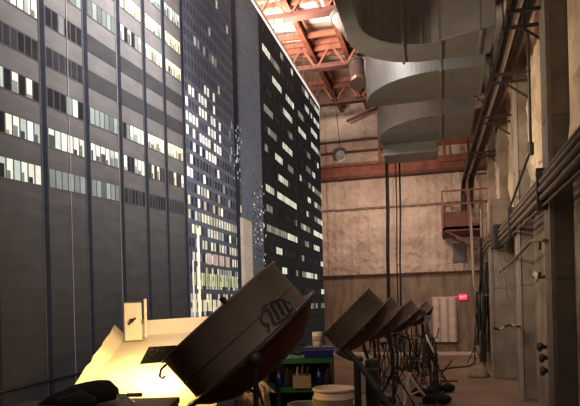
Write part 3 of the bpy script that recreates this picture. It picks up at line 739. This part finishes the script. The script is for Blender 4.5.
# white switch box on its corner
c0 = atD(136,339,5.15)
t2 = thing('switch_box', c0, 'upright white electrical box with a black toggle on the corner of the glowing light box', 'electrical box')
u = (Rt0*.9+Fw*.25).normalized(); w = V((-u.y,u.x,0))
cc = c0+V((0,0,.155))
MB().obox(cc+u*-.02, u*.075, w*.06, V((0,0,.165))).build('case', M['whitebox'], t2, bevel=.006)
MB().obox(cc+u*.085+V((0,0,.03)), u*.012, w*.08, V((0,0,.17))).build('side_plate', M['whitebox'], t2, bevel=.004)
MB().obox(cc+u*-.02+V((0,0,.172)), u*.078, w*.062, V((0,0,.004))).build('lid', M['greybox'], t2)
MB().tube([cc+u*-.035-w*.062+V((0,0,.01)), cc+u*-.035-w*.085+V((0,0,.01))], .02, 10).tube([cc+u*-.035-w*.08+V((0,0,.01)), cc+u*.0-w*.095+V((0,0,.03))], .01, 8).tube([cc+u*-.035-w*.08+V((0,0,.01)), cc+u*-.06-w*.09+V((0,0,-.02))], .01, 8).build('toggle', M['black'], t2)
MB().obox(cc+u*.062-w*.01, u*.014, w*.062, V((0,0,.02))).build('latch', M['greybox'], t2)
# flag plate
t3 = thing('flag_plate', atD(160,354,4.0), 'flat black flag plate held between the light box and the closest lamp', 'flag')
q = [atD(149,347,4.0), atD(184,345,3.9), atD(178,361,3.88), atD(140,364,3.98)]
mb = MB(); n3 = (q[1]-q[0]).cross(q[2]-q[0]).normalized()*.004
mb.add([p+n3 for p in q]+[p-n3 for p in q], [(0,1,2,3),(7,6,5,4),(0,4,5,1),(1,5,6,2),(2,6,7,3),(3,7,4,0)]); mb.build('plate', M['blackfab'], t3)
MB().tube([atD(180,353,3.95), atD(215,360,3.7), V((pans[0][1].x, pans[0][1].y+.1, 1.55))], .01, 8).build('arm', M['black'], t3)

# ------------------------------------------------------------------ foreground case, garment and pliers
def hz_pt(px, d, z):  # a floor-plan point under a pixel column at depth d
    p = atD(px, 400, d); return V((p.x, p.y, z))
zt = atD(100,399,3.0).z
a = hz_pt(27,3.0,zt); b = hz_pt(179,3.0,zt); back = V((-(b-a).y,(b-a).x,0)).normalized()
t = thing('equipment_case', ((a+b)/2).to_2d().to_3d(), 'tall dark wooden equipment case at the lower left corner, in front of the light box', 'case')
ctr = (a+b)/2-back*.3
hx = (b-a)/2; 
MB().obox(V((ctr.x,ctr.y,zt/2)), hx, back*.3, V((0,0,zt/2-.03))).build('body', M['black'], t, bevel=.01)
MB().obox(V((ctr.x,ctr.y,zt-.015)), hx*1.01, back*.305, V((0,0,.015))).build('lid', M['wood'], t, bevel=.004)
for s in (-1,1): MB().obox(V((ctr.x,ctr.y,zt*.55))+hx*s*.6-back*.305, hx*.12, back*.01, V((0,0,.05))).build('handle', M['silver'], t)
g0 = atD(48,404,2.85); g1 = atD(108,392,2.9)
t = thing('black_garment', (g0.x,g0.y,zt), 'crumpled black glove or cloth lying on the dark equipment case', 'cloth')
sk = [(40,407,.02),(52,402,.035),(64,399,.045),(76,395,.05),(88,393,.055),(99,391.5,.06),(108,391,.055),(114,394,.035),(117,397,.015)]
pts = [atD(x,y,2.88) for x,y,r in sk]
mb = MB().tube(pts, [r for *_, r in sk], 14)
mb2 = []
for (x,y,z) in mb.v: mb2.append((x+random.uniform(-.004,.004), y+random.uniform(-.004,.004), max(zt+.002, z+random.uniform(-.004,.004))))
mb.v = mb2
mb.tube([atD(60,403,2.8),atD(80,400,2.75),atD(96,402,2.75)], [.03,.045,.02], 10); mb.v = [(x,y,max(z,zt+.002)) for x,y,z in mb.v]
mb.build('cloth', M['blackfab'], t)
t = thing('pliers', atD(130,396,2.85), 'open pliers with metal jaws lying beside the black cloth', 'pliers')
MB().tube([atD(117,395.5,2.82),atD(122,395.5,2.8),atD(129,395,2.8)], [.006,.011,.006], 8).tube([atD(117,397,2.8),atD(123,396,2.79)], .006, 8).build('jaws', M['silver'], t)
MB().tube([atD(127,395,2.8),atD(142,394.6,2.8)], .010, 8).build('handle', M['wood'], t)
MB().tube([atD(119,398,2.78),atD(128,397.5,2.76),atD(134,403,2.72)], .005, 8).build('handle', M['silver'], t)

# ------------------------------------------------------------------ cart with shelves, bucket and odds
d = 5.2
zs1 = atD(307,360,d).z; zs2 = atD(300,389,d).z
a = hz_pt(268,d,0); b = hz_pt(334,d,0); ux = (b-a).normalized(); uy = V((-ux.y,ux.x,0)); ctr = (a+b)/2+uy*.2; hx = (b-a)/2
t = thing('shelf_cart', ctr, 'green metal shelf cart standing behind the white bucket', 'cart')
for z in (zs1, zs2, .95, .5, .15): MB().obox(V((ctr.x,ctr.y,z)), hx, uy*.22, V((0,0,.014))).obox(V((ctr.x,ctr.y,z-.005))-uy*.22, hx, uy*.006, V((0,0,.022))).build('shelf', M['green'], t)
for s in (-1,1):
    for q in (-1,1): MB().obox(V((ctr.x,ctr.y,zs1/2+.03))+hx*s*.985+uy*.2*q, ux*.012, uy*.012, V((0,0,zs1/2+.01))).build('post', M['black'], t)
MB().obox(V((ctr.x,ctr.y,(zs1+zs2)/2))+uy*.215, hx, uy*.004, V((0,0,(zs1-zs2)/2))).obox(V((ctr.x,ctr.y,zs2-.2))+uy*.215, hx, uy*.004, V((0,0,.18))).build('back_panel', M['black'], t)
def onshelf(px, z, dd): p = atD(px,350,dd); return V((p.x,p.y,z))
# blue tub
p = onshelf(318, zs1+.016, d+.1)
t = thing('storage_tub', p, 'shiny blue plastic tub on the top shelf of the green cart', 'tub')
hw = .135
mb = MB(); lo = [p+ux*i*hw*.95+uy*j*.13 for i,j in ((-1,-1),(1,-1),(1,1),(-1,1))]; hi = [p+ux*i*hw+uy*j*.14+V((0,0,.085)) for i,j in ((-1,-1),(1,-1),(1,1),(-1,1))]
mb.add(lo+hi, [(0,3,2,1),(4,5,6,7),(0,1,5,4),(1,2,6,5),(2,3,7,6),(3,0,4,7)]); mb.build('body', M['blue'], t, bevel=.01)
MB().obox(p+V((0,0,.09)), ux*(hw+.01), uy*.15, V((0,0,.008))).build('lid', M['blue'], t, bevel=.004)
# white cup of papers
p = onshelf(317.5, zs1+.114, d+.12)
t = thing('paper_cup', p, 'pale square paper cup standing on the blue tub', 'cup')
MB().lathe(p, (0,0,1), [(0,0),(.042,0),(.047,.13),(.044,.13),(.038,.01),(0,.01)], 20).build('cup', M['whitebox'], t)
MB().lathe(p+V((0,0,.045)), (0,0,1), [(.0440,0),(.0455,0),(.0475,.05),(.0450,.05)], 20).build('sleeve', M['paper'], t)
# cable coil on the tub
t = thing('cable_coil', onshelf(302,zs1+.02,d+.05), 'small dark coil of cable on the green cart left of the blue tub', 'cable')
c0 = onshelf(298,zs1+.05,d+.02); mb = MB()
for k in range(4): mb.tube([c0+ux*math.cos(q*PI/8)*(.05+.006*k)+V((0,0,.05+math.sin(q*PI/8)*(.045+.004*k)))+uy*.012*k for q in range(17)], .007, 6)
mb.build('loop', M['cable'], t)
# middle shelf things
p = onshelf(301, zs2+.015, d+.02)
t = thing('cardboard_box', p, 'small tan open box on the second shelf of the green cart', 'box')
h, w2 = .11, .078
mb = MB()
for s in (-1,1):
    mb.obox(p+ux*s*w2+V((0,0,h/2)), ux*.003, uy*w2, V((0,0,h/2))); mb.obox(p+uy*s*w2+V((0,0,h/2)), ux*w2, uy*.003, V((0,0,h/2)))
mb.obox(p+V((0,0,.004)), ux*w2, uy*w2, V((0,0,.003))); mb.build('box', M['card'], t)
for i, (px, h, r) in enumerate(((296,.17,.011),(301,.19,.009),(306,.16,.012))):
    q = onshelf(px, zs2+.03, d+.02)
    tag(MB().tube([q, q+V((.01,0,h))], r, 8).build('hand_tool', [M['silver'],M['wood'],M['black']][i]), ['thin metal hand tool upright in the small box on the green cart','wooden handled tool upright in the small box on the green cart','black handled tool upright in the small box on the green cart'][i], 'tool')
for i, (px, h) in enumerate(((278,.15),(287,.17),(318,.16),(327,.14))):
    q = onshelf(px, zs2+.016, d+.12)
    t = thing('spray_bottle', q, 'dark bottle on the second shelf of the green cart, '+['leftmost','just left of the small box','right of the small box','rightmost'][i], 'bottle', 'dark bottles on the green cart')
    MB().lathe(q, (0,0,1), [(0,0),(.032,0),(.035,.02),(.035,h*.65),(.015,h*.8),(.015,h*.85)], 16).build('body', M['blackfab'] if i%2 else M['blue'], t)
    MB().lathe(q+V((0,0,h*.85)), (0,0,1), [(.018,0),(.018,h*.15),(0,h*.16)], 12).build('cap', M['black'], t)
# white bucket on crate
cb = atD(333.5,388,4.35); R0 = .152
t = thing('plastic_bucket', (cb.x,cb.y,1.1), 'white plastic bucket with a ribbed rim in front of the green cart', 'bucket')
H = cb.z-1.1
MB().lathe((cb.x,cb.y,1.1), (0,0,1), [(0,0),(.128,0),(.132,.01),(.147,H-.075),(.153,H-.073),(.153,H-.066),(.148,H-.064),(.149,H-.012)], 44).build('body', M['bucket'], t)
MB().lathe((cb.x,cb.y,1.1), (0,0,1), [(.149,H-.018),(.158,H-.016),(.160,H-.002),(.155,H+.003),(.148,H+.002),(.145,H-.01),(0,H-.008)], 44).build('lid', M['bucket'], t)
MB().tube([(cb.x+.158*math.cos(q), cb.y+.158*math.sin(q), 1.1+H-.06-.10*math.sin(-q)) for q in [PI+i*PI/12 for i in range(13)]], .0035, 6).build('handle', M['silver'], t)
t = thing('wooden_crate', (cb.x,cb.y,0), 'dark wooden crate stack under the white bucket', 'crate')
MB().box((cb.x-.26,cb.y-.26,0),(cb.x+.26,cb.y+.26,.55)).build('lower_crate', M['wood'], t, bevel=.01)
MB().box((cb.x-.24,cb.y-.24,.55),(cb.x+.24,cb.y+.24,1.1)).build('upper_crate', M['wood'], t, bevel=.01)
# second grey pail at frame bottom
p = atD(306,404,4.7)
t = thing('grey_pail', (p.x,p.y,1.1), 'grey pail rim showing left of the white bucket', 'pail')
MB().lathe((p.x,p.y,1.05), (0,0,1), [(0,0),(.12,0),(.14,p.z-1.07),(.15,p.z-1.06),(.15,p.z-1.05),(.135,p.z-1.05),(.12,.02),(0,.02)], 36).build('body', M['greybox'], t)
MB().tube([(p.x+.15*math.cos(q),p.y+.15*math.sin(q),p.z) for q in [i*PI/12 for i in range(25)]], .006, 6).build('rim', M['standgrey'], t)
tag(MB().box((p.x-.2,p.y-.16,0),(p.x+.2,p.y+.3,1.05)).build('pail_crate', M['wood'], bevel=.01), 'dark crate under the grey pail', 'crate')
# crumpled paper sacks under the lamp
for i, (px, py, h, w_, dd, lab) in enumerate(((260,406,.16,.085,4.6,'crumpled pale paper sack standing below the closest lamp'),(243,410,.10,.07,4.5,'smaller pale sack at the bottom edge below the closest lamp'))):
    p = atD(px,py,dd); z0 = p.z-.05
    t = thing('paper_sack', (p.x,p.y,z0), lab, 'sack')
    mb = MB(); rr = random.Random(i+5); n = 12; vs = []
    prof = [(.9,0),(1,.3),(.98,.6),(.85,.85),(.5,1.0)]
    for k,(q,hh) in enumerate(prof):
        for j in range(n):
            a_ = 2*PI*j/n; s = q*w_*(1+rr.uniform(-.12,.12)); vs.append(p+ux*math.cos(a_)*s+uy*math.sin(a_)*s*.7+V((0,0,z0-p.z+hh*(h+.05)+rr.uniform(-.012,.02)*(k>0))))
    mb.add(vs, [(k*n+j,k*n+(j+1)%n,(k+1)*n+(j+1)%n,(k+1)*n+j) for k in range(4) for j in range(n)]); mb.build('bag', M['paper'], t)
    tip = p+V((0,0,z0-p.z+h+.04))
    MB().add([tip-ux*.05, tip+uy*.03+V((0,0,.05))+ux*.02, tip+ux*.13+V((0,0,-.05)), tip+ux*.04+V((0,0,-.03))], [(0,1,2,3)]).build('flap', M['paper'], t)
    tag(MB().box((p.x-.18,p.y-.13,0),(p.x+.14,p.y+.15,z0)).build('storage_case', M['black'], bevel=.01), ['black case under the crumpled paper sack','black case under the smaller pale sack'][i], 'case')

# ------------------------------------------------------------------ stands and clutter in the middle
tripod(atZ(409,403,0), .62, .42, .036, M['whitebox'], 'bare silver tripod stand among the dark lamp stands', zc=.58, rot=.35, group=None)
spots = [(380,392,1.9),(392,385,1.75),(398,389,1.55),(424,383,1.8),(431,394,1.35),(371,390,1.5),(417,376,1.8),(429,374,1.6),(438,392,.9)]
wl = ['just right of the white bucket','below the third studio lamp','with its foot in front of the silver tripod','right behind the silver tripod','nearest the open aisle','leftmost behind the white bucket','in the middle of the far stands','below the farthest studio lamp','shortest, at the edge of the aisle']
stand_pts = []
for i, (px, py, h) in enumerate(spots):
    b = atZ(px, py, 0); stand_pts.append((b, h))
    t = tripod(b, h, .34, .018, M['black'], 'black lamp stand '+wl[i], group='black lamp stands in the row', zc=.6, rot=i*1.3)
    if i % 2: MB().obox(b+V((0,0,h)), (.09,0,0),(0,.05,0),(0,0,.07)).build('ballast_box', M['maroon'] if i % 4 == 1 else M['greybox'], t)
# hanging cable loops between stands
rl = ['draped at the left of the row','looped under the second lamp','looped under the third lamp','hanging beside the silver tripod','drooping toward the aisle','coiled under the farthest lamps','tangled in the middle','hanging lowest','knotted near the aisle stands','slack over the floor','swinging behind the bucket','closest to the aisle']
for i in range(12):
    a, ha = stand_pts[rnd.randrange(9)]; b, hb = stand_pts[rnd.randrange(9)]
    if (a-b).length < .1: b = a+V((.3,.6,0))
    if (a-b).length > 3: b = a+(b-a).normalized()*2
    mb = MB().tube(wob(a+V((0,0,ha*.9)), b+V((0,0,hb*.8)), 14, .05, sag=rnd.uniform(.15,.5)*min(ha,hb)), .016, 6)
    mb.v = [(x,y,max(z,.02)) for x,y,z in mb.v]
    tag(mb.build('power_cable', M['cable']), 'black power cable '+rl[i], 'cable', 'black cables between the stands')
vl = ['behind the second lamp','under the second lamp dish','left of the thick hanging cable','under the third lamp','right of the third lamp','below the fourth lamp','left of the silver tripod','above the silver tripod','right of the silver tripod','below the farthest lamp','at the aisle end','lowest at the aisle end']
for i in range(12):
    px = 372+i*5.4; dd = 14+rnd.random()*4; y0 = 338+rnd.uniform(-4,6); y1 = 372+rnd.uniform(-6,22)
    t = thing('cable_hank', atD(px,y0,dd), 'brown and black hank of cable hanging '+vl[i], 'cable', 'hanks of cable hanging on the lamp stands')
    for k in range(2):
        p0 = atD(px+k*1.5,y0,dd); p1 = atD(px+k*1.5+rnd.uniform(-2,2),y1,dd); w_ = V((.05,.03,0))
        p1.z = max(p1.z,.06)
        mb = MB().tube(wob(p0-w_*.3,p1-w_,7,.03)+wob(p1+V((0,0,-.03)),p1+w_,2,.0)[1:]+wob(p1+w_,p0+w_*.3,7,.03)[1:], .013, 6)
        mb.build('loop', [M['cable'],M['pipe'],M['pipedark']][(i+k)%3], t)
    b_ = min(stand_pts, key=lambda s_: (s_[0].to_2d()-atD(px,y0,dd).to_2d()).length)[0]
    MB().tube([atD(px,y0,dd)+V((-.05,0,0)), V((b_.x,b_.y,atD(px,y0,dd).z))], .008, 5).build('hook', M['black'], t)
# diagonal black arm stand and its two dark uprights right of the bucket
t = thing('boom_arm', atD(372,370,6.2), 'thick black boom arm slanting down behind the white bucket', 'boom arm')
MB().tube([atD(346,350,6.6), atD(358,362,6.5), atD(385,400,6.0), atD(395,414,5.9)], .035, 10).build('arm', M['black'], t)
MB().tube([atD(338,352,6.6), atD(350,358,6.6), atD(362,360,6.5)], .03, 8).build('grip', M['black'], t)
p = atD(357,362,6.5); MB().tube([p, V((p.x,p.y,.02))], .04, 8).build('post', M['black'], t)
p = atD(370,360,6.6); t = thing('black_case', (p.x,p.y,0), 'tall narrow black case standing between the bucket and the stands', 'case')
MB().box((p.x-.06,p.y,0),(p.x+.08,p.y+.25,p.z)).build('body', M['black'], t, bevel=.02); MB().box((p.x-.065,p.y-.005,p.z-.12),(p.x+.085,p.y+.255,p.z-.09)).build('band', M['greybox'], t)
p = atD(385,352,9); t = thing('white_tank', (p.x,p.y,0), 'pale plastic drum standing behind the second lamp', 'drum')
q = atZ(368,392,0)
t.location = (q.x,q.y,0)
MB().lathe(q, (0,0,1), [(0,0),(.16,0),(.17,.03),(.17,.75),(.13,.85),(.05,.88),(.05,.93),(0,.93)], 24).build('body', M['bucket'], t)
MB().lathe(q+V((0,0,.93)), (0,0,1), [(.06,-.02),(.06,.04),(0,.045)], 16).build('cap', M['black'], t)
t['label'] = 'pale plastic drum standing on the floor behind the boom arm'
# dark sandbags at the feet
sb = [(382,406,'below the boom arm'),(437,404,'at the aisle edge in the foreground'),(425,396,'beside the silver tripod'),(442,392,'farther along the aisle edge')]
for i, (px, py, w_) in enumerate(sb):
    p = atZ(px, py, .0)
    t = thing('sandbag', p, 'black sandbag on the floor '+w_, 'sandbag', 'black sandbags')
    MB().ell(p+V((-.13,0,.10)), (.16,.14,.10), amp=.1).build('lobe', M['blackfab'], t); MB().ell(p+V((.13,0,.10)), (.16,.14,.10), amp=.1).build('lobe', M['blackfab'], t)
    MB().tube([p+V((-.1,0,.18)),p+V((0,0,.28)),p+V((.1,0,.18))], .012, 6).build('strap', M['blackfab'], t)
# floor cables
for i, pts in enumerate(([(420,404),(445,392),(440,381),(458,381)],[(436,372),(450,368),(470,366),(476,360)],[(430,398),(450,384),(440,375),(452,360)])):
    w = [atZ(x,y,.02) for x,y in pts]; fine = []
    for j in range(len(w)-1):
        for k in range(6): fine.append(w[j].lerp(w[j+1],k/6)+V((0,rnd.uniform(-.06,.06),0)))
    fine.append(w[-1])
    tag(MB().tube(fine, .02, 6).build('floor_cable', M['cable']), ['black cable on the floor ending in the aisle','black cable running across the aisle to the far small tripod','black cable on the floor hugging the lamp stands'][i], 'cable')
# folded grey pipe leaning among stands
tag(MB().tube([atD(426,335,11.5), atD(434,353,11.2)], .022, 8).tube([atD(434,353,11.2), V((atD(434,353,11.2).x, atD(434,353,11.2).y, .0))], .012, 8, 1).build('leaning_tube', [M['standgrey'],M['black']]), 'silver tube leaning at the right side of the stands', 'tube')
t = thing('slotted_post', atZ(437,404,0), 'black notched upright post at the aisle edge of the stands', 'post')
b = atZ(437,398,0); t.location = b
MB().box((b.x-.02,b.y-.02,0),(b.x+.02,b.y+.02,atD(437,353,9.5).z*.98)).build('upright', M['black'], t)
mb = MB()
for k in range(9): mb.box((b.x+.02,b.y-.015,.2+k*.12),(b.x+.055,b.y+.015,.225+k*.12))
mb.build('tooth', M['black'], t)

# ------------------------------------------------------------------ lights
W = bpy.data.worlds.new('World'); bpy.context.scene.world = W; W.use_nodes = True
W.node_tree.nodes['Background'].inputs[0].default_value = (1,.8,.65,1); W.node_tree.nodes['Background'].inputs[1].default_value = .02
# unseen warm lights added to brighten the back wall
area('back_wall_light', (-2.4,19.4,6.6), (-1.6,BY,4.2), 1.6, 150, (1,.78,.65), .8)
area('back_wall_fill', (-.4,18.6,3.0), (-.2,BY,3.6), 1.2, 35, (1,.76,.62), .8)
# glow above the backdrop washing the roof
area('roof_glow', (-4.7,10.3,8.0), (-3.7,10.8,10.2), 1.5, 2300, (1,.91,.86), 1.5)
area('roof_glow_far', (-4.7,14.2,8.0), (-3.7,14.4,10.2), 1.5, 750, (1,.82,.70), 1.5)
# unseen lights added for the upper right wall bays and the duct flanks
area('wall_wash', (-3.1,9.4,4.7), (1.85,11.7,5.5), 1.0, 100, (1,.80,.58), 1.0, spread=2.0)
area('wall_wash_far', (-3.0,14.2,5.0), (1.85,15.8,4.6), .8, 45, (1,.80,.62), .8, spread=2.0)
area('duct_glint', (-3.1,9.8,7.9), (.2,12.4,6.8), 1.4, 85, (.93,.97,1), 1.0, spread=2.4)
# wash over the printed side of the backdrop from high up on the right
area('drop_wash', (.4,4.5,7.6), (-3.6,6.5,5.8), 1.2, 230, (1,.93,.90), 1.0, spread=1.5)
# dim fill in the aisle
area('aisle_fill', (.6,.2,4.6), (0.4,12,1.0), 2.0, 52, (1,.78,.64), 1.0)
area('aisle_far', (.3,17,5.9), (.3,19,0), 1.4, 70, (1,.72,.58), 1.4)
# the lamp inside the light box
c = (P00*.45+P10*.35+P01*.12+P11*.08); bl = P00.lerp(P10,.40).lerp(P01.lerp(P11,.40),.30); area('box_lamp', bl+nrm*.42+V((0,0,.0)), bl+V((0,.12,0)), .25, 15, (1,.60,.18)); point('box_bulb', P00.lerp(P10,.55).lerp(P01.lerp(P11,.5),.22)+nrm*.12, 7, (1,.55,.14), .04)
c2 = (P01*.5+P11*.5); point('box_lamp_back', c2*.75+(P00+P10)*.125+nrm*.5, 6, (1,.74,.48), .1)

sc = bpy.context.scene
sc.view_settings.view_transform = 'Standard'; sc.view_settings.look = 'None'; sc.view_settings.exposure = 0
